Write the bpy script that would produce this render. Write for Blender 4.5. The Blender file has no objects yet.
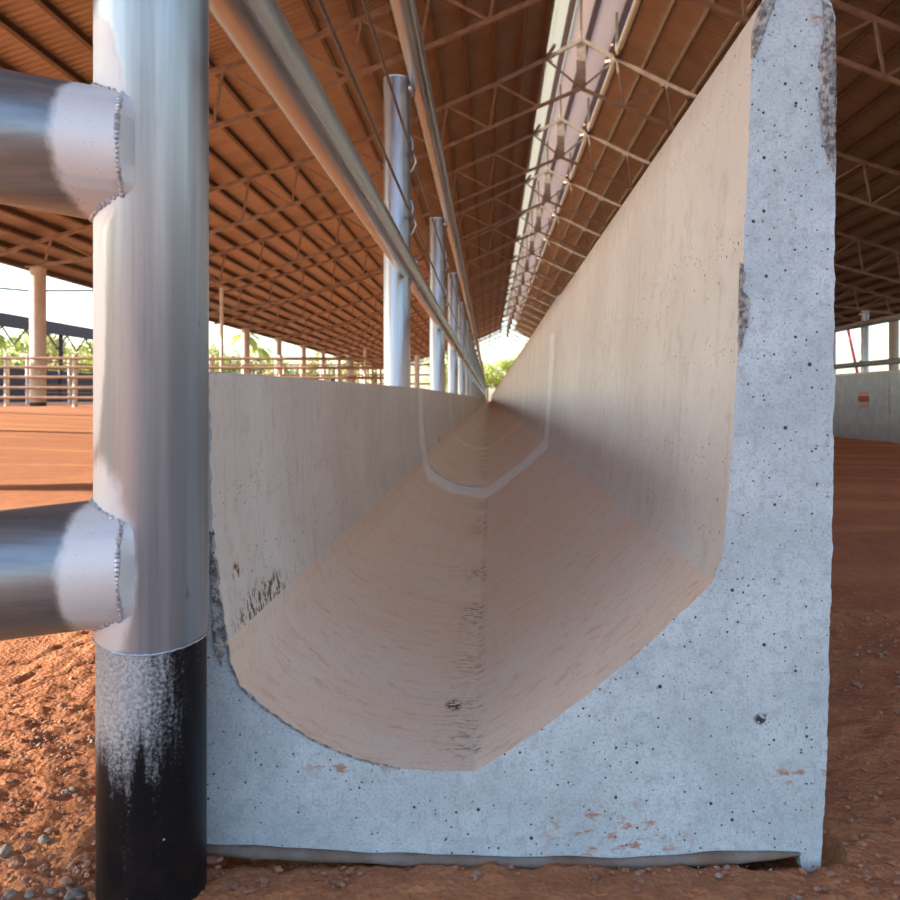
import bpy, bmesh, math, random
from mathutils import Vector, Matrix, noise
random.seed(7)
sc = bpy.context.scene
COL = sc.collection
ZC = 0.514                      # camera height above the ground
R = random.Random

# ------------------------------------------------------------------ materials
class NT:
    def __init__(s, name):
        s.m = bpy.data.materials.new(name); s.m.use_nodes = True
        s.n = s.m.node_tree.nodes; s.l = s.m.node_tree.links
        s.n.clear()
        s.out = s.n.new('ShaderNodeOutputMaterial')
        s.b = s.n.new('ShaderNodeBsdfPrincipled')
        s.l.new(s.b.outputs[0], s.out.inputs[0])
        s.tc = s.n.new('ShaderNodeTexCoord')
        s.geo = None
    def set(s, inp, v):
        if hasattr(v, 'is_output') or isinstance(v, bpy.types.NodeSocket): s.l.new(v, inp)
        else:
            if isinstance(v, tuple) and len(v) == 3 and inp.type == 'RGBA': v = v + (1,)
            inp.default_value = v
    def p(s, **k):
        names = dict(color='Base Color', rough='Roughness', metal='Metallic', normal='Normal',
                     trans='Transmission Weight', spec='Specular IOR Level', coat='Coat Weight', aniso='Anisotropic')
        for a, v in k.items(): s.set(s.b.inputs[names[a]], v)
        return s
    def co(s, scale=(1, 1, 1), loc=(0, 0, 0), rot=(0, 0, 0)):
        m = s.n.new('ShaderNodeMapping'); s.l.new(s.tc.outputs['Object'], m.inputs[0])
        m.inputs['Scale'].default_value = scale; m.inputs['Location'].default_value = loc; m.inputs['Rotation'].default_value = rot
        return m.outputs[0]
    def noise(s, sc=5, detail=4, rough=.5, vec=None, dist=0):
        t = s.n.new('ShaderNodeTexNoise'); s.l.new(vec or s.tc.outputs['Object'], t.inputs['Vector'])
        t.inputs['Scale'].default_value = sc; t.inputs['Detail'].default_value = detail
        t.inputs['Roughness'].default_value = rough; t.inputs['Distortion'].default_value = dist
        return t.outputs['Fac']
    def vor(s, sc=50, vec=None, out='Distance', rnd=1):
        t = s.n.new('ShaderNodeTexVoronoi'); s.l.new(vec or s.tc.outputs['Object'], t.inputs['Vector'])
        t.inputs['Scale'].default_value = sc; t.inputs['Randomness'].default_value = rnd
        return t.outputs[out]
    def math(s, op, a, b=0.0, c=None):
        t = s.n.new('ShaderNodeMath'); t.operation = op
        s.set(t.inputs[0], a); s.set(t.inputs[1], b)
        if c is not None: s.set(t.inputs[2], c)
        return t.outputs[0]
    def ramp(s, v, a, b, lo=0.0, hi=1.0, smooth=True):
        t = s.n.new('ShaderNodeMapRange'); t.interpolation_type = 'SMOOTHSTEP' if smooth else 'LINEAR'
        s.set(t.inputs[0], v); s.set(t.inputs[1], a); s.set(t.inputs[2], b); s.set(t.inputs[3], lo); s.set(t.inputs[4], hi)
        return t.outputs[0]
    def mix(s, f, a, b, mode='MIX'):
        t = s.n.new('ShaderNodeMix'); t.data_type = 'RGBA'; t.blend_type = mode
        s.set(t.inputs[0], f); s.set(t.inputs[6], a); s.set(t.inputs[7], b)
        return t.outputs[2]
    def sep(s, v=None):
        t = s.n.new('ShaderNodeSeparateXYZ'); s.l.new(v or s.tc.outputs['Object'], t.inputs[0]); return t.outputs
    def bump(s, h, strength=.3, dist=.01):
        t = s.n.new('ShaderNodeBump'); t.inputs['Strength'].default_value = strength; t.inputs['Distance'].default_value = dist
        s.set(t.inputs['Height'], h); s.l.new(t.outputs[0], s.b.inputs['Normal']); return t.outputs[0]
    def blob(s, c, r):
        """1 inside an ellipsoid around c, with an irregular edge; r is a tuple of radii"""
        m = s.n.new('ShaderNodeMapping'); s.l.new(s.tc.outputs['Object'], m.inputs[0])
        m.vector_type = 'POINT'
        m.inputs['Scale'].default_value = tuple(1/x for x in r)
        m.inputs['Location'].default_value = tuple(-a/x for a, x in zip(c, r))
        l = s.n.new('ShaderNodeVectorMath'); l.operation = 'LENGTH'; s.l.new(m.outputs[0], l.inputs[0])
        return s.ramp(l.outputs['Value'], 1.0, .45)

def holes(t, sc, thr, keep, seed=0):
    """scattered round pin holes, 1 inside a hole"""
    v = t.co(loc=(seed, seed*.7, seed*1.3))
    d = t.vor(sc, v); c = t.vor(sc, v, 'Color')
    x = t.sep(c)
    size = t.math('MULTIPLY', t.ramp(x[0], 1-keep, 1.0, 0, 1, False), thr)
    return t.ramp(t.math('SUBTRACT', size, d), 0.0, .03)

def mat_cast():
    t = NT('cast_concrete_blue_grey')
    n1 = t.noise(9, 6, .6); n2 = t.noise(70, 5, .65); n3 = t.noise(330, 4, .7)
    c = t.mix(t.ramp(n1, .35, .68), (.46, .54, .59), (.60, .68, .735))
    c = t.mix(t.ramp(n2, .45, .7, 0, .6), c, (.36, .40, .44))
    c = t.mix(t.ramp(n3, .5, .66, 0, .65), c, (.26, .30, .34))
    c = t.mix(t.ramp(n3, .45, .3, 0, .5), c, (.74, .77, .80))
    X, Y, Z = t.sep()
    h = t.math('MAXIMUM', holes(t, 85, .2, .32, 1), holes(t, 42, .13, .22, 3))
    h = t.math('MAXIMUM', h, holes(t, 170, .25, .42, 5))
    h = t.math('MAXIMUM', h, t.math('MULTIPLY', t.blob((.303, .995, .158), (.011, .05, .008)), t.ramp(t.noise(160, 2), .42, .5)))
    # rusty soil smears near the foot
    sm = t.ramp(t.noise(38, 5, .7, t.co((1, 1, 2.2))), .52, .62)
    reg = t.math('MAXIMUM', t.blob((.14, 1, .028), (.10, .06, .05)), t.blob((.345, 1, .095), (.07, .06, .012)))
    reg = t.math('MAXIMUM', reg, t.blob((-.155, 1, .105), (.06, .06, .022)))
    reg = t.math('MAXIMUM', reg, t.blob((.38, 1, .97), (.03, .08, .16)))
    c = t.mix(t.math('MULTIPLY', t.math('MULTIPLY', reg, sm), .85), c, (.40, .17, .09))
    # darker damp streaks under the wall head
    st = t.math('MULTIPLY', t.ramp(t.noise(14, 4, .6, t.co((3, 1, .5))), .52, .72, 0, .35), t.blob((.34, 1, .62), (.09, .1, .25)))
    c = t.mix(st, c, (.30, .31, .33))
    c = t.mix(h, c, (.045, .045, .055))
    t.p(color=c, rough=t.ramp(n2, .3, .7, .55, .8))
    hh = t.math('SUBTRACT', t.math('ADD', t.math('MULTIPLY', n2, .25), t.math('MULTIPLY', n3, .12)), h)
    t.bump(hh, .5, .004)
    return t.m

def mat_wall():
    t = NT('dusty_concrete_wall_face')
    n1 = t.noise(3, 5, .6); ns = t.noise(9, 5, .6, t.co((1, 5, .55))); n2 = t.noise(160, 4, .6)
    c = t.mix(t.ramp(n1, .3, .7), (.65, .62, .59), (.74, .72, .70))
    c = t.mix(t.ramp(ns, .5, .8, 0, .35), c, (.46, .36, .28))
    c = t.mix(t.ramp(ns, .42, .2, 0, .3), c, (.68, .66, .62))
    c = t.mix(t.ramp(t.noise(26, 6, .7), .5, .7, 0, .4), c, (.47, .40, .34))
    c = t.mix(t.ramp(n2, .55, .8, 0, .35), c, (.30, .25, .21))
    h = t.math('MAXIMUM', holes(t, 60, .17, .3, 2), holes(t, 130, .22, .35, 6))
    hs = t.math('MAXIMUM', h, t.math('MULTIPLY', t.vor(20, t.co((1, 2.6, .6), (3, 1, 2))), 0.0))
    X, Y, Z = t.sep()
    # brown scabs low on the left wall face and elongated blow holes
    sp = t.ramp(t.noise(120, 4, .65, t.co((1, .8, .6))), .49, .55)
    reg = t.math('MAXIMUM', t.blob((-.293, 1.17, .252), (.06, .17, .036)), t.blob((-.29, 1.074, .31), (.05, .03, .014)))
    c = t.mix(t.math('MULTIPLY', reg, sp), c, (.13, .06, .025))
    c = t.mix(hs, c, (.06, .045, .035))
    t.p(color=c, rough=.72)
    t.bump(t.math('SUBTRACT', t.math('MULTIPLY', n2, .2), hs), .4, .004)
    return t.m

def mat_basin():
    t = NT('red_dusted_trough_basin')
    n1 = t.noise(5, 6, .65, None, .6); ns = t.noise(16, 6, .65, t.co((1.2, 3.5, 2), rot=(0, 0, .5)), .8); n2 = t.noise(220, 4, .6)
    c = t.mix(t.ramp(n1, .3, .7), (.79, .63, .51), (.78, .70, .62))
    c = t.mix(t.ramp(ns, .5, .72, 0, .7), c, (.66, .42, .30))
    c = t.mix(t.ramp(ns, .45, .25, 0, .5), c, (.80, .72, .65))
    c = t.mix(t.ramp(n2, .5, .8, 0, .3), c, (.22, .12, .08))
    # dark feed crumbs caked just left of the valley line
    X, Y, Z = t.sep()
    near = t.math('MULTIPLY', t.ramp(X, -.085, -.025), t.ramp(X, -.001, -.012))
    band = t.ramp(t.noise(2.2, 3, .5, t.co((0, 1, 0))), .42, .6)
    sp = t.ramp(t.noise(70, 4, .7, t.co((.7, 1.5, 1))), .52, .59)
    d = t.math('MULTIPLY', t.math('MULTIPLY', near, band), sp)
    cl = t.math('MULTIPLY', t.blob((-.047, 1.215, .113), (.016, .03, .05)), t.ramp(t.noise(130, 3), .45, .5))
    c = t.mix(t.math('MAXIMUM', d, cl), c, (.07, .04, .03))
    t.p(color=c, rough=.7)
    t.bump(t.math('ADD', t.math('MULTIPLY', n2, .2), t.math('MULTIPLY', ns, .3)), .3, .004)
    return t.m

def mat_simple(name, c1, c2=None, rough=.7, metal=0, nsc=8, bump=0, bsc=80, stretch=(1, 1, 1)):
    t = NT(name); c2 = c2 or tuple(x*.75 for x in c1)
    t.p(color=t.mix(t.ramp(t.noise(nsc, 5, .6, t.co(stretch)), .35, .65), c2, c1), rough=rough, metal=metal)
    if bump: t.bump(t.noise(bsc, 4, .6), bump, .006)
    return t.m

def mat_ground():
    t = NT('red_laterite_soil')
    n1 = t.noise(.35, 5, .6); n2 = t.noise(9, 6, .7); n3 = t.noise(140, 5, .7); v = t.vor(120)
    c = t.mix(t.ramp(n1, .35, .65), (.52, .22, .11), (.44, .18, .095))
    c = t.mix(t.ramp(n2, .4, .7, 0, .55), c, (.30, .125, .08))
    c = t.mix(t.ramp(n3, .55, .75, 0, .5), c, (.62, .34, .20))
    c = t.mix(t.ramp(n3, .45, .25, 0, .6), c, (.16, .06, .035))
    # tyre tracks and dry bands running across the yard
    w = t.noise(1.5, 4, .6, t.co((.08, 1.2, 1)))
    c = t.mix(t.ramp(w, .5, .62, 0, .45), c, (.66, .33, .15))
    t.p(color=c, rough=.93, spec=.2)
    t.bump(t.math('ADD', t.math('MULTIPLY', n3, .6), t.math('MULTIPLY', v, .5)), .7, .012)
    return t.m

def mat_galv(name, base=(.62, .66, .70), paint=None, rough=.34, near=False, ax=(1, 1, .03)):
    t = NT(name)
    ns = t.noise(40, 4, .6, t.co(ax)); n1 = t.noise(12, 5, .6, t.co(tuple(.3+.7*a for a in ax))); n2 = t.noise(260, 3, .6)
    c = t.mix(t.ramp(ns, .35, .65), tuple(x*.66 for x in base), base)
    c = t.mix(t.ramp(n1, .5, .75, 0, .35), c, tuple(x*.5 for x in base))
    rg = t.ramp(ns, .3, .7, rough-.08, rough+.1); me = .85
    if near:
        m = None
        for c0, r0 in paint:
            b = t.blob(c0, r0); m = b if m is None else t.math('MAXIMUM', m, b)
        m = t.ramp(t.math('ADD', m, t.math('MULTIPLY', t.math('SUBTRACT', t.noise(30, 5, .7, t.co((1, 1, .5))), .5), .9)), .3, .75)
        spk = t.ramp(t.noise(420, 3, .6), .62, .72, 0, .5)
        c = t.mix(m, c, t.mix(spk, (.74, .76, .80), (.34, .36, .40)))
        sc_ = t.ramp(t.noise(55, 3, .6, t.co((1, 1, .25), (4, 2, 1))), .7, .76, 0, .8)
        c = t.mix(sc_, c, (.12, .12, .12))
        t.p(metal=t.ramp(m, 0, 1, me*.75, .3)); rg = t.ramp(m, 0, 1, rough, .55)
    else:
        t.p(metal=me)
    t.p(color=c, rough=rg)
    t.bump(t.math('ADD', t.math('MULTIPLY', ns, .4), t.math('MULTIPLY', n2, .15)), .25, .002)
    return t.m

def mat_bitumen():
    t = NT('black_bitumen_paint_with_grey_overspray')
    ns = t.noise(60, 5, .6, t.co((1, 1, .06))); n2 = t.noise(300, 4, .7); nb = t.noise(18, 5, .6)
    X, Y, Z = t.sep()
    g = t.math('MULTIPLY', t.ramp(Z, .10, .235), t.ramp(X, -.30, -.365))
    jn = t.math('ADD', t.math('MULTIPLY', t.math('SUBTRACT', t.noise(45, 5, .7, t.co((1, 1, .10))), .5), 1.3), t.math('MULTIPLY', t.math('SUBTRACT', n2, .5), .9))
    m = t.math('MULTIPLY', t.ramp(t.math('ADD', g, jn), .12, .75), t.ramp(Z, .02, .12))
    c = t.mix(m, (.006, .007, .010), t.mix(t.ramp(n2, .35, .65), (.30, .32, .35), (.52, .54, .57)))
    dust = t.math('MULTIPLY', t.ramp(t.sep()[2], .14, -.01), t.ramp(nb, .4, .7))
    c = t.mix(t.math('MULTIPLY', dust, .08), c, (.32, .15, .08))
    spk = holes(t, 90, .16, .1, 4)
    c = t.mix(spk, c, (.5, .38, .28))
    t.p(color=c, spec=.2, rough=t.ramp(m, 0, 1, .36, .5), metal=t.ramp(m, 0, 1, 0, .2))
    t.bump(t.math('ADD', t.math('MULTIPLY', ns, .7), t.math('MULTIPLY', n2, .25)), .45, .003)
    return t.m

def mat_translucent(name, col, f=.5):
    t = NT(name)
    t.p(color=col, rough=.6)
    tr = t.n.new('ShaderNodeBsdfTranslucent'); tr.inputs[0].default_value = col + (1,)
    mx = t.n.new('ShaderNodeMixShader'); mx.inputs[0].default_value = f
    t.l.new(t.b.outputs[0], mx.inputs[1]); t.l.new(tr.outputs[0], mx.inputs[2]); t.l.new(mx.outputs[0], t.out.inputs[0])
    return t.m

def mat_deck():
    t = NT('ribbed_roof_sheet')
    X, Y, Z = t.sep()
    w = t.math('SINE', t.math('MULTIPLY', Y, 2*math.pi/.19))
    seam = t.ramp(t.math('ABSOLUTE', t.math('SUBTRACT', t.math('FRACT', t.math('MULTIPLY', Y, 1/.95)), .5)), .47, .49)
    c = t.mix(t.ramp(t.noise(1.2, 4, .6), .3, .7), (.38, .30, .225), (.46, .365, .275))
    c = t.mix(t.math('MULTIPLY', seam, .45), c, (.28, .20, .14))
    t.p(color=c, rough=.48, metal=.65)
    t.bump(w, .5, .02)
    return t.m

M = {}
M['cast'] = mat_cast(); M['wall'] = mat_wall(); M['basin'] = mat_basin(); M['soil'] = mat_ground()
M['mortar'] = mat_simple('pale_joint_mortar', (.86, .86, .86), (.78, .77, .75), .8, 0, 20, .4, 120)
M['lip'] = mat_simple('slumped_grey_mortar', (.23, .20, .18), (.17, .11, .08), .75, 0, 14, .6, 90)
M['chip'] = mat_simple('broken_concrete', (.62, .60, .57), (.20, .19, .20), .9, 0, 150, 1.0, 300)
M['galv'] = mat_galv('galvanised_pipe')
M['railm'] = mat_galv('galvanised_long_rail', (.44, .44, .45), None, .32, False, (1, .02, 1))
M['nearpost'] = mat_galv('galvanised_corner_post', (.46, .55, .64), [((-.395, .9, .79), (.055, .14, .16)), ((-.39, .9, .34), (.062, .14, .16)), ((-.40, .9, .60), (.03, .12, .20))], .33, True)
M['siderail'] = mat_galv('galvanised_side_rail', (.30, .34, .38), [((-.362, .88, .765), (.075, .2, .2)), ((-.362, .88, .345), (.07, .2, .2))], .36, True, (.03, 1, 1))
M['weld'] = mat_simple('weld_metal', (.62, .65, .72), (.34, .35, .40), .4, .55, 160)
M['bitumen'] = mat_bitumen()
M['wire'] = mat_simple('dark_steel_wire', (.16, .13, .12), (.10, .08, .07), .45, .7, 60)
M['deck'] = mat_deck()
M['purlin'] = mat_simple('primed_steel_purlin', (.19, .13, .085), (.14, .095, .065), .55, .1, 3)
M['darkpurlin'] = mat_simple('dark_painted_purlin', (.16, .12, .15), (.12, .09, .11), .5, .1, 4)
M['truss'] = mat_simple('primed_steel_truss', (.42, .34, .29), (.30, .24, .20), .55, .1, 4)
M['column'] = mat_simple('cream_painted_column', (.60, .55, .49), (.52, .46, .40), .7, 0, 3)
M['blackband'] = mat_simple('black_column_foot', (.03, .03, .03), (.05, .04, .04), .7)
M['fencem'] = mat_simple('fence_rail_paint', (.34, .22, .16), (.25, .15, .11), .6, .1, 5)
M['fencepost'] = mat_simple('pale_fence_post', (.72, .68, .60), (.58, .54, .48), .6, .1, 5)
M['sheet'] = mat_translucent('translucent_roof_sheet', (.70, .73, .70), .44)
M['sheetr'] = mat_translucent('translucent_roof_sheet_pinkish', (.84, .74, .68), .55)  # right half tinted pinker than the left sheet
M['darkroof'] = mat_simple('dark_roof_sheet', (.07, .065, .07), (.05, .045, .05), .7)
M['bark'] = mat_simple('bark', (.20, .15, .10), (.12, .09, .06), .9)
M['leafa'] = mat_translucent('leaf_yellow_green', (.34, .42, .08), .35)
M['leafb'] = mat_translucent('leaf_dark_green', (.12, .22, .06), .3)
M['leafc'] = mat_translucent('leaf_dry_green', (.42, .44, .16), .35)
M['stone_b'] = mat_simple('brown_stone', (.42, .22, .14), (.30, .15, .10), .9, 0, 30, .6, 120)
M['stone_g'] = mat_simple('grey_stone', (.38, .33, .29), (.24, .20, .17), .85, 0, 40, .6, 120)
M['redpaint'] = mat_simple('faded_red_paint', (.50, .10, .05), (.40, .09, .05), .7)
M['palepaint'] = mat_simple('faded_pink_paint', (.62, .42, .36), (.55, .34, .28), .7)
M['redpole'] = mat_simple('red_painted_steel', (.62, .10, .12), None, .5)
M['bluecloth'] = mat_simple('blue_tarpaulin', (.10, .18, .42), None, .6)
M['whitemetal'] = mat_simple('white_sheet_metal', (.75, .76, .78), None, .5)

# ------------------------------------------------------------------ mesh helpers
class MB:
    def __init__(s): s.v = []; s.f = []; s.mi = []
    def add(s, vs, fs, mi=0):
        b = len(s.v); s.v += [tuple(x) for x in vs]; s.f += [tuple(b+i for i in f) for f in fs]; s.mi += [mi]*len(fs); return s
    def box(s, c, d, mi=0, rot=None):
        x, y, z = d[0]/2, d[1]/2, d[2]/2; c = Vector(c)
        P = [Vector((i*x, j*y, k*z)) for i in (-1, 1) for j in (-1, 1) for k in (-1, 1)]
        if rot is not None: P = [rot @ p for p in P]
        return s.add([c+p for p in P], [(0, 1, 3, 2), (4, 6, 7, 5), (0, 4, 5, 1), (2, 3, 7, 6), (0, 2, 6, 4), (1, 5, 7, 3)], mi)
    def tube(s, pts, r, n=12, cap=True, mi=0, jitter=0):
        pts = [Vector(p) for p in pts]; m = len(pts); V = []; F = []
        up = None
        for i, p in enumerate(pts):
            d = (pts[min(i+1, m-1)]-pts[max(i-1, 0)]).normalized()
            if up is None: up = Vector((0, 0, 1)) if abs(d.z) < .9 else Vector((0, 1, 0))
            a = d.cross(up).normalized(); b = a.cross(d).normalized(); up = b
            rr = r[i] if isinstance(r, (list, tuple)) else r
            for k in range(n):
                t = 2*math.pi*k/n; q = rr*(1+jitter*(random.random()-.5))
                V.append(p + a*math.cos(t)*q + b*math.sin(t)*q)
        for i in range(m-1):
            for k in range(n):
                k2 = (k+1) % n; F.append((i*n+k, i*n+k2, (i+1)*n+k2, (i+1)*n+k))
        if cap: F.append(tuple(range(n))[::-1]); F.append(tuple((m-1)*n+k for k in range(n)))
        return s.add(V, F, mi)
    def beam(s, a, b, w, h, mi=0):
        a = Vector(a); b = Vector(b); d = (b-a); L = d.length; d.normalize()
        side = Vector((0, 1, 0)) if abs(d.y) < .9 else Vector((1, 0, 0))
        u = d.cross(side).normalized(); side = u.cross(d).normalized()
        V = []
        for p in (a, b):
            for i, j in ((-1, -1), (1, -1), (1, 1), (-1, 1)): V.append(p + side*i*w/2 + u*j*h/2)
        return s.add(V, [(3, 2, 1, 0), (4, 5, 6, 7), (0, 1, 5, 4), (1, 2, 6, 5), (2, 3, 7, 6), (3, 0, 4, 7)], mi)
    def mesh(s, name, mats, smooth=False):
        me = bpy.data.meshes.new(name); me.from_pydata(s.v, [], s.f)
        for m in (mats if isinstance(mats, (list, tuple)) else [mats]): me.materials.append(m)
        for p, i in zip(me.polygons, s.mi): p.material_index = i; p.use_smooth = smooth
        me.validate(); me.update()
        bm = bmesh.new(); bm.from_mesh(me); bmesh.ops.recalc_face_normals(bm, faces=bm.faces)
        if smooth:
            for e in bm.edges:
                if len(e.link_faces) == 2 and e.calc_face_angle() > .7: e.smooth = False
        bm.to_mesh(me); bm.free()
        return me
    def build(s, name, mats, parent=None, smooth=False):
        return link(name, s.mesh(name, mats, smooth), parent)

def link(name, me, parent=None):
    o = bpy.data.objects.new(name, me); COL.objects.link(o)
    if parent: o.parent = parent
    return o
def empty(name, loc=(0, 0, 0)):
    o = bpy.data.objects.new(name, None); COL.objects.link(o); o.location = loc; o.empty_display_size = .1
    return o
def tag(o, label=None, cat=None, group=None, kind=None):
    if label: o['label'] = label
    if cat: o['category'] = cat
    if group: o['group'] = group
    if kind: o['kind'] = kind
    return o
KIDS = {}
def copy_tree(o, parent=None):
    c = o.copy(); COL.objects.link(c)
    if parent: c.parent = parent
    for ch in [x for x in o.children]: copy_tree(ch, c)
    return c

def ground_h(x, y):
    h = .31*max(0, min(1, (-x-3)/9))**1.2
    h -= .06*max(0, min(1, (x-2)/3))
    return h

# ------------------------------------------------------------------ ground
def axis(parts):
    a = []
    for lo, hi, st in parts:
        n = max(1, int(round((hi-lo)/st))); a += [lo+(hi-lo)*i/n for i in range(n)]
    a.append(parts[-1][1]); return a
def build_ground():
    xs = axis([(-400, -60, 40), (-60, -20, 5), (-20, -4, .8), (-4, -1.6, .12), (-1.6, -.9, .02), (-.9, -.36, .0065), (-.36, 1.0, .0085), (1.0, 2.2, .03), (2.2, 8, .25), (8, 30, 2), (30, 400, 40)])
    ys = axis([(-60, -2, 8), (-2, .5, .25), (.5, .78, .03), (.78, 1.5, .0075), (1.5, 2.6, .02), (2.6, 6, .08), (6, 14, .4), (14, 50, 2), (50, 480, 30)])
    V = []; F = []; nx = len(xs)
    for y in ys:
        for x in xs:
            z = ground_h(x, y)
            near = abs(x) < 4 and y < 7
            p = Vector((x, y, 0))
            fade = 1 if (x < -.38 or x > .40 or y < .995) else 0
            z += .012*noise.noise(p*1.7)*fade + (.02*noise.noise(p*.6) if (x < -1 or x > 1.2) else 0)
            if near:
                g = noise.fractal(p*22, 1.0, 2.0, 4)*.0055 + noise.fractal(p*90, 1.0, 2.0, 2)*.0022
                g += max(0, noise.noise(p*60))*.006
                k = 1.5 if x < -.36 else 1
                z += g*k*fade
            if 0.93 < y < 1.0 and -.33 < x < .36: z -= .006*(y-.93)/.07
            if fade == 0: z -= .03
            V.append((x, y, z))
    for j in range(len(ys)-1):
        for i in range(nx-1):
            a = j*nx+i; F.append((a, a+1, a+nx+1, a+nx))
    me = bpy.data.meshes.new('floor'); me.from_pydata(V, [], F); me.materials.append(M['soil'])
    me.polygons.foreach_set('use_smooth', [True]*len(me.polygons)); me.update()
    o = link('floor', me); tag(o, 'red laterite soil yard floor of the feedlot', None, None, 'structure')
build_ground()

# ------------------------------------------------------------------ feed trough segments
SEG = 3.08
def resample(pts, step):
    out = []
    for a, b in zip(pts, pts[1:]):
        L = math.dist(a, b); n = max(1, int(L/step))
        for i in range(n): out.append((a[0]+(b[0]-a[0])*i/n, a[1]+(b[1]-a[1])*i/n))
    out.append(pts[-1]); return out
def px(pts): return [((x-489)/900, (399-y)/900) for x, y in pts]
# inner line from the left lip to the right wall head, as seen on the sawn face
inner_l = px([(209, 374), (209.5, 440), (212, 520), (219, 590), (227, 642)])
basin = px([(227, 642), (230, 662), (240, 686), (262, 706), (285, 722), (310, 738), (335, 750), (362, 760), (400, 768), (440, 771), (474, 771.5), (500, 757), (560, 716), (640, 652), (697, 597), (713, 582)])
inner_r = px([(713, 582), (722, 560), (728, 500), (733, 430), (739, 330), (744, 250), (749, 120), (752, 60), (760, 8)])
head = px([(760, 8), (763, 0), (768, -7), (778, -11), (815, -11), (826, -6), (832, 4), (835, 18)])
outer_r = px([(835, 18), (836, 100), (835, 200), (834, 400), (831, 600), (826, 780), (821, 862), (819, 876)])
bottom = px([(819, 876), (812, 878), (802, 870), (799, 852), (700, 861), (560, 866), (440, 866), (300, 858), (207, 846), (179, 846)])
outer_l = px([(179, 846), (178, 640), (177, 400), (178, 378), (181, 372.5)])
lip = px([(181, 372.5), (185, 370.5), (203, 370.5), (207, 371.5), (209, 374)])
def segment_mesh(name, y0, L, near=False, mirror=False):
    parts = [(inner_l, 1), (basin, 2), (inner_r, 1), (head, 1), (outer_r, 0), (bottom, 0), (outer_l, 0), (lip, 1)]
    P = []; mi = []
    for pts, m in parts:
        q = resample(pts, .004 if near else .03)[:-1]
        P += q; mi += [m]*len(q)
    n = len(P)
    rings = [0, .004, .012, .03, .08, .2] + [L*i/12 for i in range(2, 12)] + [L-.01, L] if near else [0, L]
    V = []; F = []; MI = []
    rr = R(3)
    for k, yy in enumerate(rings):
        for i, (x, z) in enumerate(P):
            dx = dz = 0
            if near:
                # straight lip rises a little along the first cast
                t = yy/L
                if z > -.02 and x < 0: z = z + .018*t
                # broken, crumbly front arris
                amp = {0: 1, 1: .8, 2: .35, 3: .1}.get(k, 0)
                if amp and (mi[i] in (1, 2) or (mi[i] == 0 and x > .3) or z < -.48):
                    q = Vector((x*85, z*85, k*.4)); a = .0014
                    if mi[i] == 0 and x > .3: a = .0018
                    if mi[i] == 1 and x < 0: a = .0030
                    if mi[i] == 2 and x < -.15: a = .0026
                    if mi[i] == 1 and x > 0: a = .0011
                    dx = (noise.fractal(q*.35, .8, 2.1, 5))*a*amp*1.3; dz = (noise.fractal(q*.35+Vector((9, 9, 9)), .8, 2.1, 5))*a*amp*1.3
                if k in (0,) and mi[i] in (1, 2): pass
            sx = -1 if mirror else 1
            V.append((sx*(x+dx), y0+yy, z+dz+ZC))
    for k in range(len(rings)-1):
        for i in range(n):
            j = (i+1) % n
            F.append((k*n+i, k*n+j, (k+1)*n+j, (k+1)*n+i)); MI.append(mi[i])
    F.append(tuple(range(n))); MI.append(0)
    F.append(tuple((len(rings)-1)*n+i for i in range(n))[::-1]); MI.append(0)
    mb = MB(); mb.v = V; mb.f = F; mb.mi = MI
    return mb.mesh(name, [M['cast'], M['wall'], M['basin']], smooth=True)

def full_inner():
    return inner_l + basin[1:] + inner_r[1:]
def joint_mesh(name, y, w, h, mirror=False, off=0.0):
    """a low hand-smeared bead of mortar following the inside of the trough at y"""
    pts = resample(full_inner(), .02); pts = pts[:-6]
    mb = MB(); V = []; F = []; n = len(pts); s = -1 if mirror else 1
    prof = [(-w, -.0015), (-w*.9, h*.25), (-w*.4, h*.6), (0, h), (w*.3, h*.7), (w*.45, -.004)]
    for i, (x, z) in enumerate(pts):
        a = pts[max(0, i-1)]; b = pts[min(n-1, i+1)]
        tx, tz = b[0]-a[0], b[1]-a[1]; l = math.hypot(tx, tz); nx, nz = -tz/l, tx/l
        ww = (1 if abs(x) < .27 and z < -.2 else .45)*(1+.35*noise.noise(Vector((x*14, z*14, y))))
        up = .018 if (x < 0 and z > -.02) else 0
        for u, hh in prof: V.append((s*(x+nx*hh), y+u*ww, z+nz*hh+ZC+up*(z > -.02)))
    m = len(prof)
    for i in range(n-1):
        for k in range(m-1):
            F.append((i*m+k, i*m+k+1, (i+1)*m+k+1, (i+1)*m+k))
    for k0 in (0, n-1): F.append(tuple(k0*m+k for k in range(m)))
    mb.add(V, F); return mb.mesh(name, M['mortar'], smooth=True)

g_tr = 'precast trough segments receding down the left row'
seg1 = tag(link('feed_trough', segment_mesh('feed_trough', 1.0, SEG-.012, near=True)),
           'nearest concrete feed trough segment with its sawn blue-grey end face', 'feed trough', g_tr)
link('joint_mortar', joint_mesh('joint_mortar', 1.0+SEG-.01, .30, .012), seg1)
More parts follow.
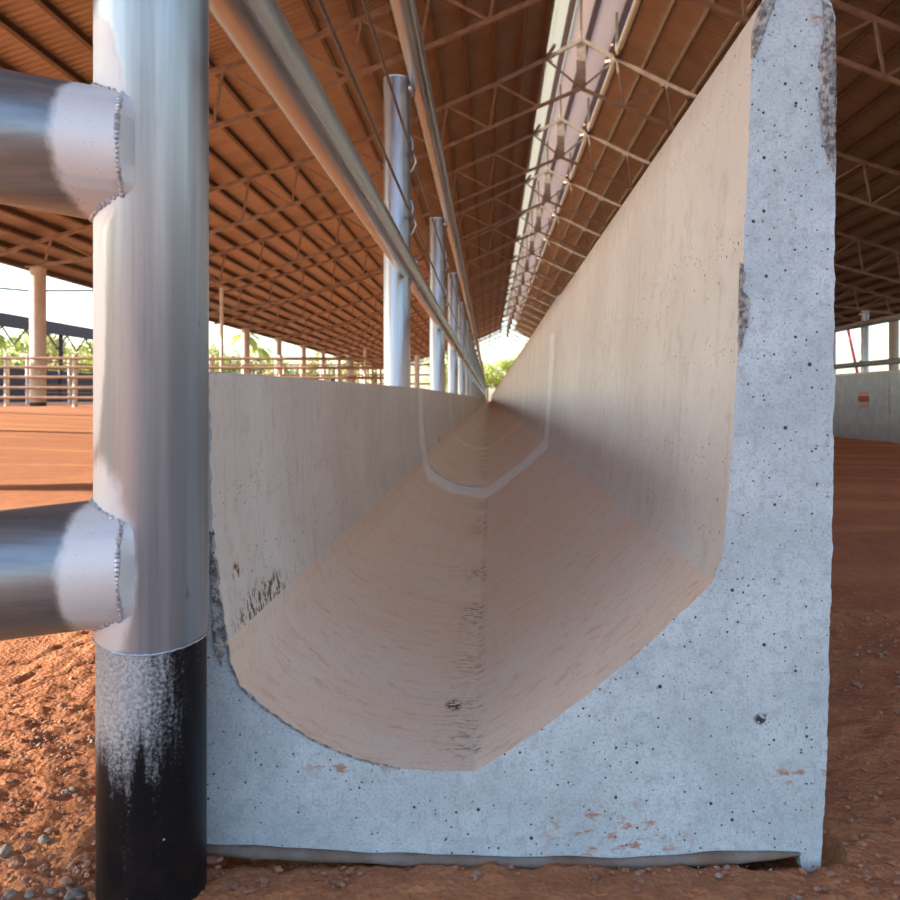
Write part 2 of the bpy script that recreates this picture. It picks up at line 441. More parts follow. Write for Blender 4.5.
# slumped mortar along the foot of the front face
mb = MB(); pts = []; rr = []
for i in range(80):
    u = i/79; x = -.315+u*.66
    yb = 848+14*math.sin(min(1, u*1.6)*math.pi/2) - max(0, u-.72)*34
    pts.append((x, .997, (399-yb)/900+ZC)); rr.append(.0066*(1+.5*noise.noise(Vector((x*18, 2, 0))))*min(1, (1-u)*14+.2))
mb.tube(pts, rr, 10)
o = mb.build('mortar_lip', M['lip'], seg1, True); o['label'] = 'grey slumped mortar lip along the foot'
ar = resample(inner_l[3:]+basin[1:9], .003); arp = []; arr = []
for i, (x, z) in enumerate(ar):
    q = Vector((x*160, z*160, 1)); arp.append((x+.0012*noise.noise(q), .999+.001*noise.noise(q+Vector((5, 0, 0))), z+ZC+.0012*noise.noise(q+Vector((0, 7, 0))))); arr.append(.0011+.0012*abs(noise.noise(q*.7)))
o = MB().tube(arp, arr, 6).build('crumbled_arris', M['chip'], seg1, True)
# chipped edges of the front face: crumbly patches
def chip_patch(outline, depth, seed, name='chipped_edge'):
    r = R(seed); bm = bmesh.new()
    vs = [bm.verts.new(((x-489)/900, .9995, (399-y)/900+ZC)) for x, y in outline]
    f = bm.faces.new(vs)
    bmesh.ops.triangulate(bm, faces=[f])
    for _ in range(4): 
        es = [e for e in bm.edges if e.calc_length() > .0035]
        if es: bmesh.ops.subdivide_edges(bm, edges=es, cuts=1); bmesh.ops.triangulate(bm, faces=bm.faces[:])
    for v in bm.verts:
        if v.is_boundary: v.co.y = 1.001
        else: v.co.y = .9985 - depth*abs(noise.noise(v.co*120+Vector((seed, 0, 0)))) - depth*.6*abs(noise.noise(v.co*330))
    geo = bmesh.ops.extrude_face_region(bm, geom=bm.faces[:])
    for v in [g for g in geo['geom'] if isinstance(g, bmesh.types.BMVert)]: v.co.y = 1.006
    bmesh.ops.recalc_face_normals(bm, faces=bm.faces)
    me = bpy.data.meshes.new(name); bm.to_mesh(me); bm.free(); me.materials.append(M['chip'])
    return link(name, me, seg1)
chip_patch([(762, 2), (770, -5), (778, -7), (774, 8), (768, 22), (764, 34), (759, 48), (755, 58), (752, 60), (753, 30)], .003, 1)
chip_patch([(822, -4), (831, 4), (834.5, 20), (835.5, 60), (835.5, 110), (835, 150), (834, 178), (829, 165), (824, 150), (826, 128), (822, 110), (818, 92), (823, 80), (817, 66), (821, 45), (826, 30), (823, 12)], .004, 2)
chip_patch([(741, 262), (746, 274), (743, 290), (749, 297), (742, 305), (743, 318), (746, 330), (741, 350), (738, 356), (739, 320), (740, 290)], .003, 3)
chip_patch([(209, 515), (213, 530), (211, 548), (216, 560), (219, 580), (217, 592), (222, 610), (220, 622), (226, 640), (222, 668), (216, 655), (219, 636), (213, 616), (214, 596), (209, 576), (211, 552), (207, 535)], .003, 4)

me2 = segment_mesh('feed_trough', 0, SEG-.012); mej = joint_mesh('joint_mortar', SEG-.01, .12, .006)
lab = {1: 'second trough segment, just beyond the wide pale mortar joint', 2: 'third concrete trough segment from the front',
       3: 'fourth concrete trough segment from the front'}
NSEG = 38
for i in range(1, NSEG):
    s = link('feed_trough', me2); s.location = (0.004 if i > 0 else 0, 1.0+SEG*i, .018 if i > 0 else 0)
    tag(s, lab.get(i, 'concrete feed trough segment far down the long left row'), 'feed trough', g_tr)
    if i < 12: link('joint_mortar', mej, s)

# mirrored row on the far side of the feed alley
MX = 5.3+.385
me3 = segment_mesh('feed_trough', 0, SEG-.012, mirror=True)
for i in range(2, 14):
    s = link('feed_trough', me3); s.location = (MX, 2.6+SEG*i-3, -.075)
    tag(s, 'pale concrete trough back wall across the alley' if i != 4 else 'pale trough back wall across the alley with the red stencil', 'feed trough', 'troughs across the feed alley')
# faded red stencil patch on it
st = MB()
sy = 900*5.3/(863.5-489)
for (y0, y1, m) in ((396, 402, 0), (391.5, 394.5, 1), (404, 408.5, 1)):
    z0 = (399-y1)*sy/900+ZC; z1 = (399-y0)*sy/900+ZC
    st.box((5.2985, sy, (z0+z1)/2), (.006, .36 if m == 0 else .33, z1-z0), m)
o = st.build('stencil_mark', [M['redpaint'], M['palepaint']]); tag(o, 'faded red painted stencil patch on the trough wall across the alley', 'painted mark')

# ------------------------------------------------------------------ near corner post with side rails
PX, PY, PR = -.351, .938, .0565
post = empty('corner_post', (0, 0, 0))
tag(post, 'thick galvanised corner post with black-painted foot in the left foreground', 'post')
def cyl_wall(cx, cy, r, z0f, z1, n=96, thick=.004, wav=0):
    """open pipe of wall thickness with an uneven lower edge"""
    V = []; F = []
    for k in range(n):
        a = 2*math.pi*k/n; zb = z0f(a); c, s_ = math.cos(a), math.sin(a)
        for rr_, z in ((r-thick, zb), (r-.001, zb-.0004), (r, zb+.002), (r, z1), (r-thick, z1)): V.append((cx+rr_*c, cy+rr_*s_, z))
    for k in range(n):
        j = (k+1) % n
        for q in range(4): F.append((k*5+q, j*5+q, j*5+q+1, k*5+q+1))
        F.append((k*5+4, j*5+4, j*5, k*5))
    return MB().add(V, F)
sl = cyl_wall(PX, PY, PR, lambda a: ZC-.247+.0035*math.sin(a*2+1)+.0018*noise.noise(Vector((math.cos(a)*4, math.sin(a)*4, 0))), 2.02)
sl.build('upper_pipe', M['nearpost'], post, True)
o = MB().tube([(PX-.0, PY, -.25), (PX-.0, PY, .0), (PX, PY, .12), (PX, PY, .4)], PR-.0022, 96).build('painted_foot', M['bitumen'], post, True); o['label'] = 'black bitumen-painted foot with grey overspray'
mb = MB()
mb.tube([(PX, PY, 2.016), (PX, PY, 2.03)], PR+.002, 64); mb.build('cap', M['galv'], post, True)
# small ridge where the sleeve edge was welded
pts = [(PX+math.cos(a)*PR, PY+math.sin(a)*PR, ZC-.248+.0035*math.sin(a*2+1)+.0007*noise.noise(Vector((a*9, 0, 3)))) for a in [2*math.pi*k/120 for k in range(121)]]
MB().tube(pts, .0009, 6, False).build('sleeve_edge', M['weld'], post, True)

rdir = Vector((-.985, -.17, 0)).normalized(); OFF = .010
def saddle(zc, r0, inner=False):
    out = []
    side = Vector((-rdir.y, rdir.x, 0))
    for k in range(97):
        a = 2*math.pi*k/96; u = r0*math.cos(a); w = r0*math.sin(a)
        uu = u+OFF; t = max(.017, math.sqrt(max(0, PR*PR-uu*uu)))
        if inner: uu = max(-PR*.97, min(PR*.97, uu)); t = max(.001, min(t-.012, math.sqrt(PR*PR-uu*uu)*.97)); w *= .97
        out.append(Vector((PX, PY, zc)) + rdir*t + side*uu + Vector((0, 0, w)))
    return out
for zc, r0, lb in ((ZC+.250, .0665, 'dull galvanised side pipe rail, the upper of the two'), (ZC-.168, .0648, 'dull galvanised side pipe rail, the lower of the two')):
    tilt = 0.15 if zc > ZC else -.10
    ring0 = saddle(zc, r0); ringi = saddle(zc, r0, True); V = []; F = []; n = 96
    ts = [-1, 0, .05, .2, .6, 1.1]
    for k in range(n):
        for j, t in enumerate(ts):
            p = (ringi if j == 0 else ring0)[k].copy()
            if j > 1:
                base = Vector((PX, PY, zc)) + rdir*(PR+t)
                side = Vector((-rdir.y, rdir.x, 0)); a = 2*math.pi*k/n
                p = base + side*(r0*math.cos(a)+OFF) + Vector((0, 0, r0*math.sin(a)+tilt*t))
            V.append(p)
    m = len(ts)
    for k in range(n):
        j = (k+1) % n
        for q in range(m-1): F.append((k*m+q, j*m+q, j*m+q+1, k*m+q+1))
    F.append(tuple(k*m+m-1 for k in range(n))); F.append(tuple(k*m for k in range(n))[::-1])
    rl = MB().add(V, F).build('side_rail', M['siderail'], post, True); rl['label'] = lb
    # rippled weld bead
    wb = MB(); rg = R(5)
    for k in range(0, 96):
        p = ring0[k]; q = ring0[k+1] if k+1 < 97 else ring0[0]
        rad = .0019*(1+.7*rg.random())
        c = p + rdir*.001
        wb.tube([c-(q-p).normalized()*rad*.9, c-(q-p).normalized()*rad*.3, c+(q-p).normalized()*rad*.6, c+(q-p).normalized()*rad], [rad*.5, rad, rad*.9, rad*.3], 7)
    wb.build('weld_bead', M['weld'], rl, True)

# ------------------------------------------------------------------ row posts
def make_row_post(mirror=1):
    e = empty('fence_post', (0, 0, 0))
    b = MB()
    b.tube([(0, 0, -.3), (0, 0, 1.928), (0, 0, 1.932)], [.060, .060, .058], 40)
    b.build('pipe', M['galv'], e, True)
    c = MB(); c.tube([(0, 0, 1.930), (0, 0, 1.935), (0, 0, 1.939)], [.0605, .0605, .052], 32); c.build('pipe_cap', M['galv'], e, True)
    # stub brackets carrying the long rails
    for z in (ZC+1.375, ZC+.60):
        s = MB(); s.tube([(.045*mirror, 0, z), (.09*mirror, 0, z)], .03, 16); s.build('rail_bracket', M['galv'], e, True)
    # twisted wire hooks
    for z in (ZC+1.08, ZC+.80):
        h = MB(); x = .060*mirror; k = mirror
        h.tube([(x-.004*k, 0, z+.09), (x+.006*k, -.004, z+.075), (x+.012*k, -.008, z+.04), (x+.004*k, -.012, z+.012), (x+.018*k, -.012, z-.004), (x+.024*k, -.010, z-.03), (x+.010*k, -.006, z-.06), (x-.004*k, 0, z-.075)], .0042, 8)
        h.build('wire_hook', M['galv'], e, True)
    return e
p0 = make_row_post()
tag(p0, 'second galvanised post of the row, tallest of the whole free-standing ones', 'post', 'galvanised posts along the left trough')
plab = {0: 'first full-height galvanised post behind the corner post', 1: 'second full-height galvanised post along the trough, narrower by half',
        2: 'third full-height galvanised post along the trough'}
NP = 36
for i in range(NP):
    o = p0 if i == 0 else copy_tree(p0)
    o.location = (-.4085, 4.0+3.1*i, 0)
    o['label'] = plab.get(i, 'slim distant galvanised post in the receding left row')
q0 = make_row_post(-1)
for i in range(9):
    o = q0 if i == 0 else copy_tree(q0)
    o.location = (MX+.415, 5.3+3.1*i, 0)
    tag(o, 'pale galvanised post behind the trough wall across the alley', 'post', 'posts across the alley')

YEND = 116
def long_rail(x, z, r, lab, y0=.99, y1=YEND, mat='railm'):
    o = MB().tube([(x, y0, z), (x, y0+5, z), (x, y1, z)], r, 32).build('pipe_rail', M[mat], None, True); tag(o, lab, 'rail'); return o
long_rail(-.300, ZC+1.38, .043, 'upper long pipe rail along the post tops')
long_rail(-.362, ZC+.582, .046, 'lower long pipe rail sweeping down from the upper left')
for z, lb in ((ZC+.80, 'lower thin tension wire between the two pipe rails'), (ZC+1.08, 'upper thin tension wire between the two pipe rails')):
    o = MB().tube([(-.340, .99, z), (-.340, 30, z), (-.340, YEND, z)], .0055, 8).build('tension_wire', M['wire'], None, True); tag(o, lb, 'wire')
long_rail(MX+.31, ZC+1.20, .05, 'long pipe rail across the alley above the far trough', 3, 40)
long_rail(MX+.33, ZC+.56, .045, 'low pipe rail across the alley just above the far trough wall', 3, 40)

# ------------------------------------------------------------------ roof
XR = 2.59
def interp(tab, u):
    for (a, za), (b, zb) in zip(tab, tab[1:]):
        if u <= b: return za+(zb-za)*(u-a)/(b-a)
    (a, za), (b, zb) = tab[-2:]; return zb+(zb-za)/(b-a)*(u-b)
TOP = [(0, 10.1), (1, 9.55), (2.43, 8.84), (3.77, 8.24), (5.6, 7.45), (7.46, 6.80), (10.2, 5.93), (12.5, 5.20), (15, 4.50), (17.1, 3.84)]
BOT = [(0, 8.73), (1.33, 8.16), (3.63, 7.15), (6.8, 5.91), (10.2, 4.75), (12.6, 4.12), (15.27, 3.75)]
zt = lambda u: interp(TOP, abs(u))+ZC
zb = lambda u: interp(BOT, abs(u))+ZC
def make_truss():
    e = empty('roof_truss', (XR, 0, 0))
    for s in (-1, 1):
        m = MB(); us = [0, 1, 2.43, 3.77, 5.6, 7.46, 10.2, 12.5, 15, 16.9]
        for a, b in zip(us, us[1:]): m.beam((s*a, 0, zt(a)), (s*b, 0, zt(b)), .10, .10)
        m.build('top_chord', M['truss'], e)
        m = MB(); us = [0, 1.33, 3.63, 6.8, 10.2, 12.6, 15.27]
        for a, b in zip(us, us[1:]): m.beam((s*a, 0, zb(a)), (s*b, 0, zb(b)), .09, .09)
        m.build('bottom_chord', M['truss'], e)
        tops = [.99+1.39*i for i in range(11)]; bots = [x+.2 for x in tops]
        for i in range(11):
            m = MB(); m.beam((s*tops[i], 0, zt(tops[i])), (s*min(15.27, bots[i]), 0, zb(min(15.27, bots[i]))), .055, .055); m.build('vertical_brace', M['truss'], e)
            if i < 10:
                m = MB(); m.beam((s*tops[i+1], 0, zt(tops[i+1])), (s*bots[i], 0, zb(bots[i])), .055, .055); m.build('diagonal_brace', M['truss'], e)
        m = MB(); m.beam((s*tops[0], 0, zt(tops[0])), (0, 0, zb(0)), .05, .05); m.build('diagonal_brace', M['truss'], e)
        m = MB(); m.beam((s*1.0, 0, zt(1)), (s*1.0, 0, ZC+10.86), .07, .07); m.build('monitor_post', M['truss'], e)
        for d in (-1, 1):
            m = MB(); m.beam((s*.99, 0, zt(.99)), (s*(1.0-.22), d*.62, zt(.99)+.16), .07, .07); m.build('fly_brace', M['truss'], e)
    m = MB(); m.box((0, 0, (zt(0)+zb(0))/2), (.26, .05, zt(0)-zb(0))); m.build('king_plate', M['truss'], e)
    m = MB(); m.beam((0, 0, zt(0)), (0, 0, ZC+11.35), .07, .07); m.build('monitor_post', M['truss'], e)
    return e
TS = 7.2; TY = [-3.5+TS*k for k in range(19)]
t0 = make_truss()
for i, y in enumerate(TY):
    o = t0 if i == 0 else copy_tree(t0)
    o.location = (XR, y, 0)
    tag(o, {4: 'arched roof truss whose sunlit node shows highest in view', 5: 'arched roof truss next beyond the first sunlit one'}.get(i, 'arched steel lattice truss under the long shed roof'), 'roof truss', 'lattice trusses under the shed roof')
RY0, RY1 = -4.2, TY[-1]+.8
def strip(us, zf, y0, y1, th, s, mb, mi=0):
    for a, b in zip(us, us[1:]):
        V = [(XR+s*a, y0, zf(a)), (XR+s*b, y0, zf(b)), (XR+s*b, y1, zf(b)), (XR+s*a, y1, zf(a))]
        V += [(x, y, z+th) for x, y, z in V]
        mb.add(V, [(0, 1, 2, 3), (7, 6, 5, 4), (0, 4, 5, 1), (1, 5, 6, 2), (2, 6, 7, 3), (3, 7, 4, 0)], mi)
us = [1.0, 1.7, 2.43, 3.1, 3.77, 4.7, 5.6, 6.5, 7.46, 8.8, 10.2, 11.4, 12.5, 13.8, 15, 16, 17.2]
PUR = .20
for s, nm, lb in ((-1, 'ceiling', 'brown ribbed roof sheeting of the left slope'), (1, 'ceiling', 'brown ribbed roof sheeting of the right slope')):
    m = MB(); strip(us, lambda u: zt(u)+.05+PUR, RY0, RY1, .03, s, m); o = m.build(nm, M['deck']); tag(o, lb, None, None, 'structure')
# monitor
for s, nm, lb, mt in ((-1, 'ceiling', 'pale translucent sheeting of the ridge monitor, left half', 'sheet'), (1, 'ceiling', 'pinkish translucent sheeting of the ridge monitor, right half', 'sheetr')):
    m = MB(); strip([0, .6, 1.2, 1.95], lambda u: ZC+11.55-.30*u, RY0, RY1, .02, s, m); o = m.build(nm, M[mt]); tag(o, lb, None, None, 'structure')
# purlins (C sections, each a thing)
def purlin_mesh(L, w=.075, h=.185, t=.006):
    m = MB()
    m.box((0, L/2, h/2), (t, L, h)); m.box((w/2, L/2, t/2), (w, L, t)); m.box((w/2, L/2, h-t/2), (w, L, t)); m.box((w, L/2, .02), (t, L, .03))
    return m.mesh('purlin', M['purlin'])
pm = purlin_mesh(RY1-RY0-.1)
for s in (-1, 1):
    n = 0; u = 1.06
    while u < 17.0:
        o = link('purlin', pm); o.location = (XR+s*u, RY0+.05, zt(u)+.052); o.rotation_euler = (0, 0, 0)
        if s > 0: o.scale = (-1, 1, 1)
        sl_ = math.atan((zt(u+.1)-zt(u-.1))/.2)
        o.rotation_euler = (0, -s*sl_, 0)
        tag(o, 'brown purlin running the length of the %s roof slope' % ('left' if s < 0 else 'right'), 'purlin', 'purlins of the %s roof slope' % ('left' if s < 0 else 'right'))
        u += .72 if n else .66; n += 1
mo = MB(); mo.box((0, (RY1-RY0)/2, .05), (.17, RY1-RY0-.1, .10)); bm_ = mo.mesh('purlin', M['darkpurlin'])
for u in (-1.75, -.95, -.18, .52, 1.32):
    o = link('purlin', bm_); o.location = (XR+u, RY0+.05, ZC+11.55-.30*abs(u)-.12)
    tag(o, 'wide dark purlin under the translucent ridge monitor', 'purlin', 'purlins under the ridge monitor')

# columns
def make_column():
    e = empty('column')
    m = MB(); m.tube([(0, 0, -.3), (0, 0, zb(15.27)-.06)], .215, 32); m.build('shaft', M['column'], e, True)
    m = MB(); m.tube([(0, 0, -.3), (0, 0, .42)], .218, 32); m.build('painted_foot', M['blackband'], e, True)
    m = MB(); m.box((0, 0, zb(15.27)-.06), (.5, .5, .03)); m.build('cap_plate', M['truss'], e)
    return e
c0 = make_column(); first = True
for s in (-1, 1):
    for y in TY:
        o = c0 if first else copy_tree(c0); first = False
        o.location = (XR+s*15.27, y, 0 if s < 0 else -.08)
        tag(o, 'round shed column on the left, nearest one in view' if (s < 0 and abs(y-25.3) < .1) else ('round shed column along the %s eave' % ('left' if s < 0 else 'right')), 'column', 'round columns along the %s eave' % ('left' if s < 0 else 'right'))

# ------------------------------------------------------------------ cattle fence across the left pens
f = empty('cattle_fence', (0, 0, 0)); FY = 24.9
tag(f, 'brown five-rail cattle fence with pale posts crossing the left pens', 'fence')
for k, yy in enumerate((359, 368, 378, 388.5, 398.5)):
    m = MB(); z = (399-yy)/900*FY+ZC
    m.tube([(-24, FY, z+.05), (-2.4, FY, z)], .043, 12); m.build('rail', M['fencem'], f, True)
for i in range(12):
    x = -22.9+1.9*i; m = MB(); m.tube([(x, FY+.1, ground_h(x, FY)-.3), (x, FY+.1, ZC+1.22)], .07, 14); m.build('post', M['fencepost'], f, True)
# further pen fence lengthwise beyond the columns
f2 = empty('cattle_fence', (0, 0, 0)); tag(f2, 'pen fence running away beyond the left columns', 'fence')
for z in (.45, .75, 1.05, 1.35, 1.62):
    m = MB(); m.tube([(-16.5, 32, z+.3), (-16.5, 128, z+.3)], .03, 8); m.build('rail', M['fencem'], f2, True)
for i in range(30):
    y = 32+3.2*i; m = MB(); m.tube([(-16.4, y, 0), (-16.4, y, 2.1)], .07, 10); m.build('post', M['fencepost'], f2, True)
# second cross fence
f3 = empty('cattle_fence', (0, 0, 0)); tag(f3, 'farther cross fence seen between the galvanised posts', 'fence')
for yy in (357, 367, 376, 385):
    m = MB(); z = (399-yy)/900*46+ZC
    m.tube([(-15, 46, z-.4), (-2.2, 46, z-.4)], .045, 10); m.build('rail', M['fencem'], f3, True)
for i in range(7):
    x = -14.6+2.05*i; m = MB(); m.tube([(x, 46.1, 0), (x, 46.1, 2.3)], .08, 10); m.build('post', M['fencepost'], f3, True)
o = MB().tube([((219-489)/900*FY, FY+.25, 0), ((219-489)/900*FY, FY+.25, ZC+3.1)], .05, 14).build('pole', M['fencepost'], None, True); tag(o, 'tall thin pale pole standing at the fence left of the columns', 'pole')
o = MB().tube([((365-489)/900*40, 40, 0), ((365-489)/900*40, 40, ZC+2.3)], .06, 14).build('pole', M['fencepost'], None, True); tag(o, 'shorter thin pale pole farther off beside the first galvanised post', 'pole')
# overhead cable outside
o = MB().tube([(-30, 46, ZC+6.1), (-24, 47, ZC+5.65), (-14, 48, ZC+5.8)], .05, 8).build('overhead_cable', M['wire'], None, True); tag(o, 'dark overhead cable crossing the white sky at far left', 'cable')

# neighbouring shed at far left
sh = empty('neighbour_shed', (-34, 30, 0)); tag(sh, 'dark low neighbouring shed beyond the cattle fence at far left', 'shed')
sh.location = (0, 0, 0)
m = MB(); V = [(-31, 22, ZC+5.5), (-31, 82, ZC+5.5), (-52, 82, ZC+9.0), (-52, 22, ZC+9.0)]
V += [(x, y, z-.12) for x, y, z in V]; m.add(V, [(0, 1, 2, 3), (7, 6, 5, 4), (0, 4, 5, 1), (1, 5, 6, 2), (2, 6, 7, 3), (3, 7, 4, 0)]); m.build('roof', M['darkroof'], sh)
m = MB(); m.box((-31, 52, ZC+5.05), (.12, 60, .85)); m.build('fascia', M['darkroof'], sh)
m = MB(); m.box((-32.5, 52, 1.15), (.15, 60, 2.9)); m.build('inner_shade_sheet', M['darkroof'], sh)  # dark upright sheet added to stand in for the shade inside the shed
for i in range(6):
    y = 26+10*i; m = MB(); m.tube([(-31.4, y, 0), (-31.4, y, ZC+5.2)], .16, 10); m.build('column', M['darkroof'], sh, True)
for i in range(17):
    y = 28+3*i; m = MB(); m.beam((-31.4, y, ZC+4.7), (-31.4, y+1.5, ZC+3.6), .08, .08); m.beam((-31.4, y+1.5, ZC+3.6), (-31.4, y+3, ZC+4.7), .08, .08); m.build('lattice_brace', M['darkroof'], sh)

# right-hand distance: site clutter in the glare
o = MB().tube([(23.4, 56, 0), (22.3, 56, 5.0)], .10, 8).build('leaning_pole', M['redpole'], None, True); tag(o, 'red leaning pole in the white glare at far right', 'pole')
m = MB(); m.box((24.5, 62, 1.3), (2.2, 3.2, 1.2)); m.box((24.5, 60.1, .95), (2.0, 1.0, 1.0), 1)
for sx in (-1, 1):
    for yy in (60.2, 63): m.tube([(24.5+sx*.95, yy, .45), (24.5+sx*1.15, yy, .45)], .42, 16, True, 1)
o = m.build('parked_truck', [M['bluecloth'], M['darkroof']]); tag(o, 'small blurred dark vehicle beyond the right shed edge', 'vehicle')

# ------------------------------------------------------------------ trees
def leaf_crown(seed, cx, r, h, n, mats_i, droop=0):
    rg = R(seed); m = MB()
    lobes = [(Vector((rg.uniform(-.6, .6)*r, rg.uniform(-.6, .6)*r, h*rg.uniform(.45, .95))), r*rg.uniform(.35, .6)) for _ in range(9)]
    for _ in range(n):
        c, lr = rg.choice(lobes)
        d = Vector((rg.gauss(0, 1), rg.gauss(0, 1), rg.gauss(0, .8))).normalized()
        p = c + d*lr*rg.uniform(.6, 1.05); s = rg.uniform(.16, .34)
        a = Vector((rg.gauss(0, 1), rg.gauss(0, 1), rg.gauss(0, 1))).normalized(); b = a.orthogonal().normalized(); q = a.cross(b)
        m.add([p-b*s, p+q*s*.5+a*.02, p+b*s, p-q*s*.5+a*.02], [(0, 1, 2), (0, 2, 3)], 0)
    return m
def make_tree(seed, r, h, mat, n=900):
    e = empty('tree')
    leaf_crown(seed, 0, r, h, n, 0).build('crown', mat, e)
    rg = R(seed+1); m = MB()
    m.tube([(0, 0, -.3), (.1, 0, h*.3), (0, .15, h*.6), (.2, .1, h*.85)], [.24, .18, .12, .05], 8)
    for _ in range(5):
        a = rg.uniform(0, 6.28); z0 = h*rg.uniform(.3, .55)
        m.tube([(0.05, .05, z0), (math.cos(a)*r*.35, math.sin(a)*r*.35, z0+h*.15), (math.cos(a)*r*.6, math.sin(a)*r*.6, z0+h*.35)], [.1, .06, .03], 6)
    m.build('trunk', M['bark'], e, True)
    return e
def make_palm(seed, h):
    e = empty('palm_tree'); rg = R(seed)
    MB().tube([(0, 0, -.3), (.15, 0, h*.5), (.05, 0, h)], [.2, .15, .12], 8).build('trunk', M['bark'], e, True)
    m = MB()
    for k in range(14):
        a = k*2.4; L = rg.uniform(1.8, 2.4); up = rg.uniform(.1, .9)
        pts = [Vector((math.cos(a)*L*t, math.sin(a)*L*t, h+up*L*t-1.15*L*t*t)) for t in (0, .25, .5, .75, 1)]
        side = Vector((-math.sin(a), math.cos(a), 0))
        for p, q, w0, w1 in zip(pts, pts[1:], (.1, .3, .32, .22), (.3, .32, .22, .03)):
            m.add([p-side*w0, p+Vector((0, 0, .12)), p+side*w0, q+side*w1, q+Vector((0, 0, .12)), q-side*w1], [(0, 1, 4, 5), (1, 2, 3, 4)])
    m.build('fronds', M['leafa'], e)
    return e
protos = [make_tree(1, 3.0, 7.5, M['leafa']), make_tree(2, 3.4, 6.0, M['leafb']), make_tree(3, 2.8, 8.5, M['leafc']), make_tree(4, 3.2, 5.0, M['leafa'])]
names = ['yellow-green bushy tree', 'dark green spreading tree', 'tall dry-leaved tree', 'low yellow-green tree']
used = set(); rg = R(11)
def place_tree(x, y, k, where, grp, s=1.0):
    o = protos[k] if k not in used else copy_tree(protos[k]); used.add(k)
    o.location = (x, y, 0); o.rotation_euler = (0, 0, rg.uniform(0, 6.28)); o.scale = (s, s, s)
    tag(o, names[k]+' '+where, 'tree', grp)
for i in range(16):
    place_tree(-64-rg.uniform(0, 6), 58+i*8.2, rg.randrange(4), 'in the belt beyond the left pens', 'trees beyond the left pens', rg.uniform(1.0, 1.35))
for i in range(20):
    place_tree(-58+i*2.2+rg.uniform(-1, 1), 104+(i % 3)*13+rg.uniform(-2, 2)+i*.9, rg.randrange(4), 'in the belt beyond the left pens', 'trees beyond the left pens', rg.uniform(.75, 1.0))
for i in range(16):
    place_tree(-9+i*1.9+rg.uniform(-1, 1), 150+rg.uniform(-5, 14), rg.randrange(4), 'past the open far end of the shed', 'trees past the far end', rg.uniform(.8, 1.15))
pt = make_palm(5, 7.5)
for i, (x, y) in enumerate(((-31, 122), (-53, 96), (-26, 96))):
    o = pt if i == 0 else copy_tree(pt); o.location = (x, y, 0); o.scale = (.95,)*3; tag(o, 'feathery palm rising above the tree belt on the left', 'palm', 'palms in the left tree belt')

# ------------------------------------------------------------------ stones and grit
def ico(r, seed, sub=2):
    bm = bmesh.new(); bmesh.ops.create_icosphere(bm, subdivisions=sub, radius=r)
    sx, sy, sz = 1, R(seed).uniform(.65, .95), R(seed+9).uniform(.5, .75)
    for v in bm.verts:
        n_ = 1+.5*noise.noise(v.co/r*.9+Vector((seed, 0, 0)))+.28*noise.noise(v.co/r*2.5+Vector((0, seed, 0)))
        v.co = Vector((v.co.x*sx*n_, v.co.y*sy*n_, v.co.z*sz*n_))
    me = bpy.data.meshes.new('stone'); bm.to_mesh(me); bm.free(); 
    return me
def gpt(pxx, pyy, z=0.0):
    Y = 900*(ZC-z)/(pyy-399); return ((pxx-489)/900*Y, Y, z)
stones = []
for (a, b, w, kind) in [(15, 861, 17, 'b'), (45, 866, 13, 'b'), (86, 858, 17, 'b'), (68, 880, 16, 'b'), (73, 894, 20, 'g'), (10, 893, 14, 'g'), (44, 838, 11, 'g'), (51, 889, 12, 'g'), (5, 850, 16, 'g'), (25, 877, 9, 'b'), (26, 834, 10, 'b'), (84, 872, 9, 'b'), (92, 893, 12, 'b'), (30, 893, 10, 'g'), (60, 848, 8, 'b'),
                        (62, 705, 10, 'b'), (77, 731, 8, 'b'), (43, 781, 9, 'b'), (65, 791, 10, 'g'), (12, 800, 9, 'b')]:
    stones.append((a, b, w, kind, 'left'))
for (a, b, w) in [(216, 858, 17), (253, 856, 13), (300, 872, 7), (430, 882, 8), (607, 884, 11), (683, 894, 11), (662, 875, 8), (768, 892, 9), (336, 893, 7), (560, 893, 7)]:
    stones.append((a, b, w, 'b', 'front'))
for (a, b, w) in [(858, 686, 13), (888, 739, 14), (880, 712, 8), (848, 795, 7), (870, 834, 9), (893, 860, 10), (838, 872, 8)]:
    stones.append((a, b, w, 'b', 'right'))
wh = {'left': 'on the soil left of the corner post foot', 'front': 'on the soil under the trough front face', 'right': 'on the shaded soil right of the trough wall'}
for i, (a, b, w, k, side) in enumerate(stones):
    x, y, z = gpt(a, b, .004); r = w/900*y/2
    me = ico(r, i); me.materials.append(M['stone_'+k]); o = link('stone', me); o.location = (x, y, r*.35); o.rotation_euler = (0, 0, i)
    tag(o, ('small brown stone ' if k == 'b' else 'small grey stone ')+wh[side], 'stone', 'stones '+wh[side])
mb = MB(); rg = R(21)
base = []
for s in range(6):
    me = ico(1, 50+s, 1); base.append(([v.co.copy() for v in me.vertices], [tuple(p.vertices) for p in me.polygons])); bpy.data.meshes.remove(me)
def scatter(n, x0, x1, y0, y1, r0, r1):
    for _ in range(n):
        x = rg.uniform(x0, x1); y = rg.uniform(y0, y1)
        if (x-PX)**2+(y-PY)**2 < .0042 or (-.345 < x < .385 and y > .985): continue
        r = r0+(r1-r0)*rg.random()**3; V, F = rg.choice(base); a = rg.uniform(0, 6.28); c, s_ = math.cos(a), math.sin(a)
        z = ground_h(x, y)+.003
        mb.add([(x+(v.x*c-v.y*s_)*r, y+(v.x*s_+v.y*c)*r, z+v.z*r*.9) for v in V], F, 0 if rg.random() < .9 else 1)
scatter(1500, -.72, -.38, .85, 1.5, .0015, .0065)
scatter(900, -1.3, -.40, 1.3, 2.4, .002, .007)
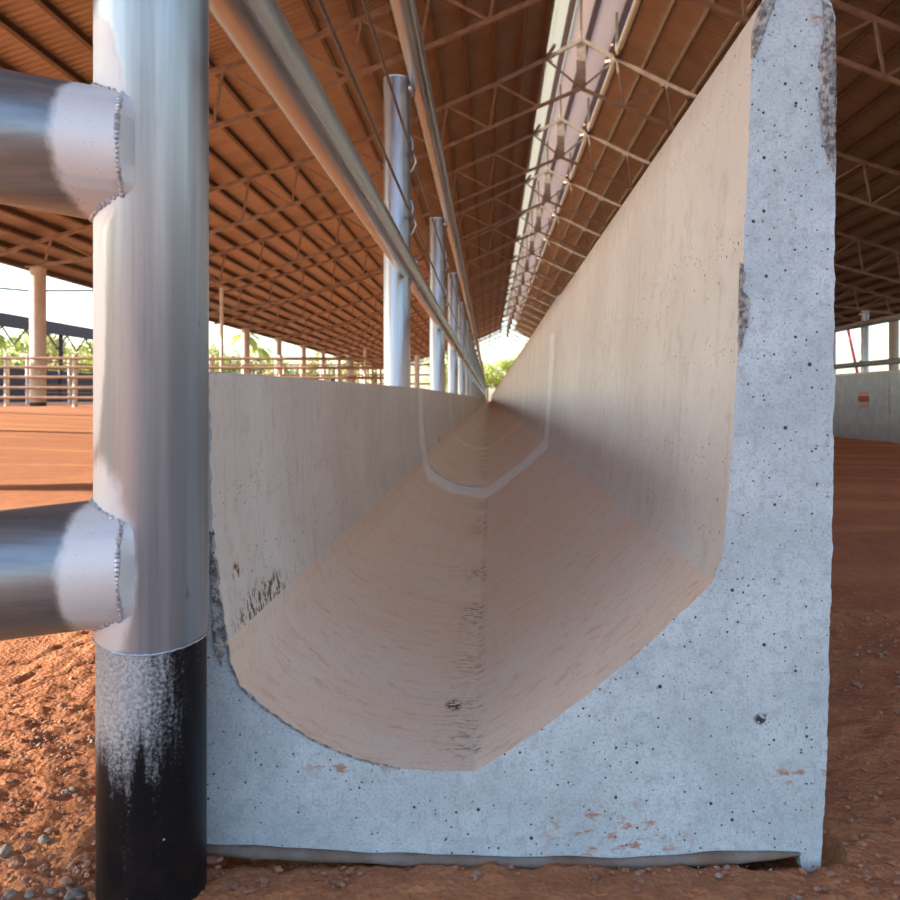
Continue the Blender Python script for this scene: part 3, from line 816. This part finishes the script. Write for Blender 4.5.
scatter(2200, -.45, .45, .78, .99, .0009, .0055)
scatter(2200, .39, .95, .85, 2.2, .001, .006)
o = mb.build('soil_grit', [M['stone_b'], M['stone_g']]); tag(o, 'loose red gravel crumbs strewn over the near soil', 'gravel', None, 'stuff')

# ------------------------------------------------------------------ light
W = bpy.data.worlds.new('sky'); sc.world = W; W.use_nodes = True
nt = W.node_tree; nt.nodes.clear()
sky = nt.nodes.new('ShaderNodeTexSky'); sky.sky_type = 'NISHITA'; sky.sun_disc = False
EL = math.radians(17.9); AZ = math.radians(-8)
sky.sun_elevation = math.radians(32); sky.sun_rotation = math.radians(-90)
sky.air_density = 1.1; sky.dust_density = 1.4; sky.ozone_density = .9
bg = nt.nodes.new('ShaderNodeBackground'); bg.inputs[1].default_value = SKY_STRENGTH if 'SKY_STRENGTH' in globals() else .42
out = nt.nodes.new('ShaderNodeOutputWorld')
nt.links.new(sky.outputs[0], bg.inputs[0]); nt.links.new(bg.outputs[0], out.inputs[0])
sun = bpy.data.lights.new('sun', 'SUN'); sun.energy = 17.0; sun.angle = math.radians(.6); sun.color = (1, .88, .68)
so = bpy.data.objects.new('sun', sun); COL.objects.link(so)
d = Vector((math.cos(EL)*math.cos(AZ), -math.cos(EL)*math.sin(AZ), -math.sin(EL)))   # travel direction
so.rotation_euler = d.to_track_quat('-Z', 'Y').to_euler()
so.location = (-30, 0, 20)

# ------------------------------------------------------------------ camera
cam = bpy.data.cameras.new('camera'); co = bpy.data.objects.new('camera', cam); COL.objects.link(co)
cam.sensor_width = 36; cam.lens = 36; cam.shift_x = -(489-450)/900; cam.shift_y = -(450-399)/900
co.location = (0, 0, ZC); co.rotation_euler = (math.radians(90), 0, 0)
cam.clip_start = .02; cam.clip_end = 2000
cam.dof.use_dof = True; cam.dof.focus_distance = 1.25; cam.dof.aperture_fstop = 13
sc.camera = co
sc.view_settings.view_transform = 'Standard'; sc.view_settings.look = 'None'; sc.view_settings.gamma = 1
sc.view_settings.exposure = 0.0; sc.view_settings.use_curve_mapping = False
sc.cycles.max_bounces = 10; sc.cycles.diffuse_bounces = 3; sc.cycles.use_denoising = True
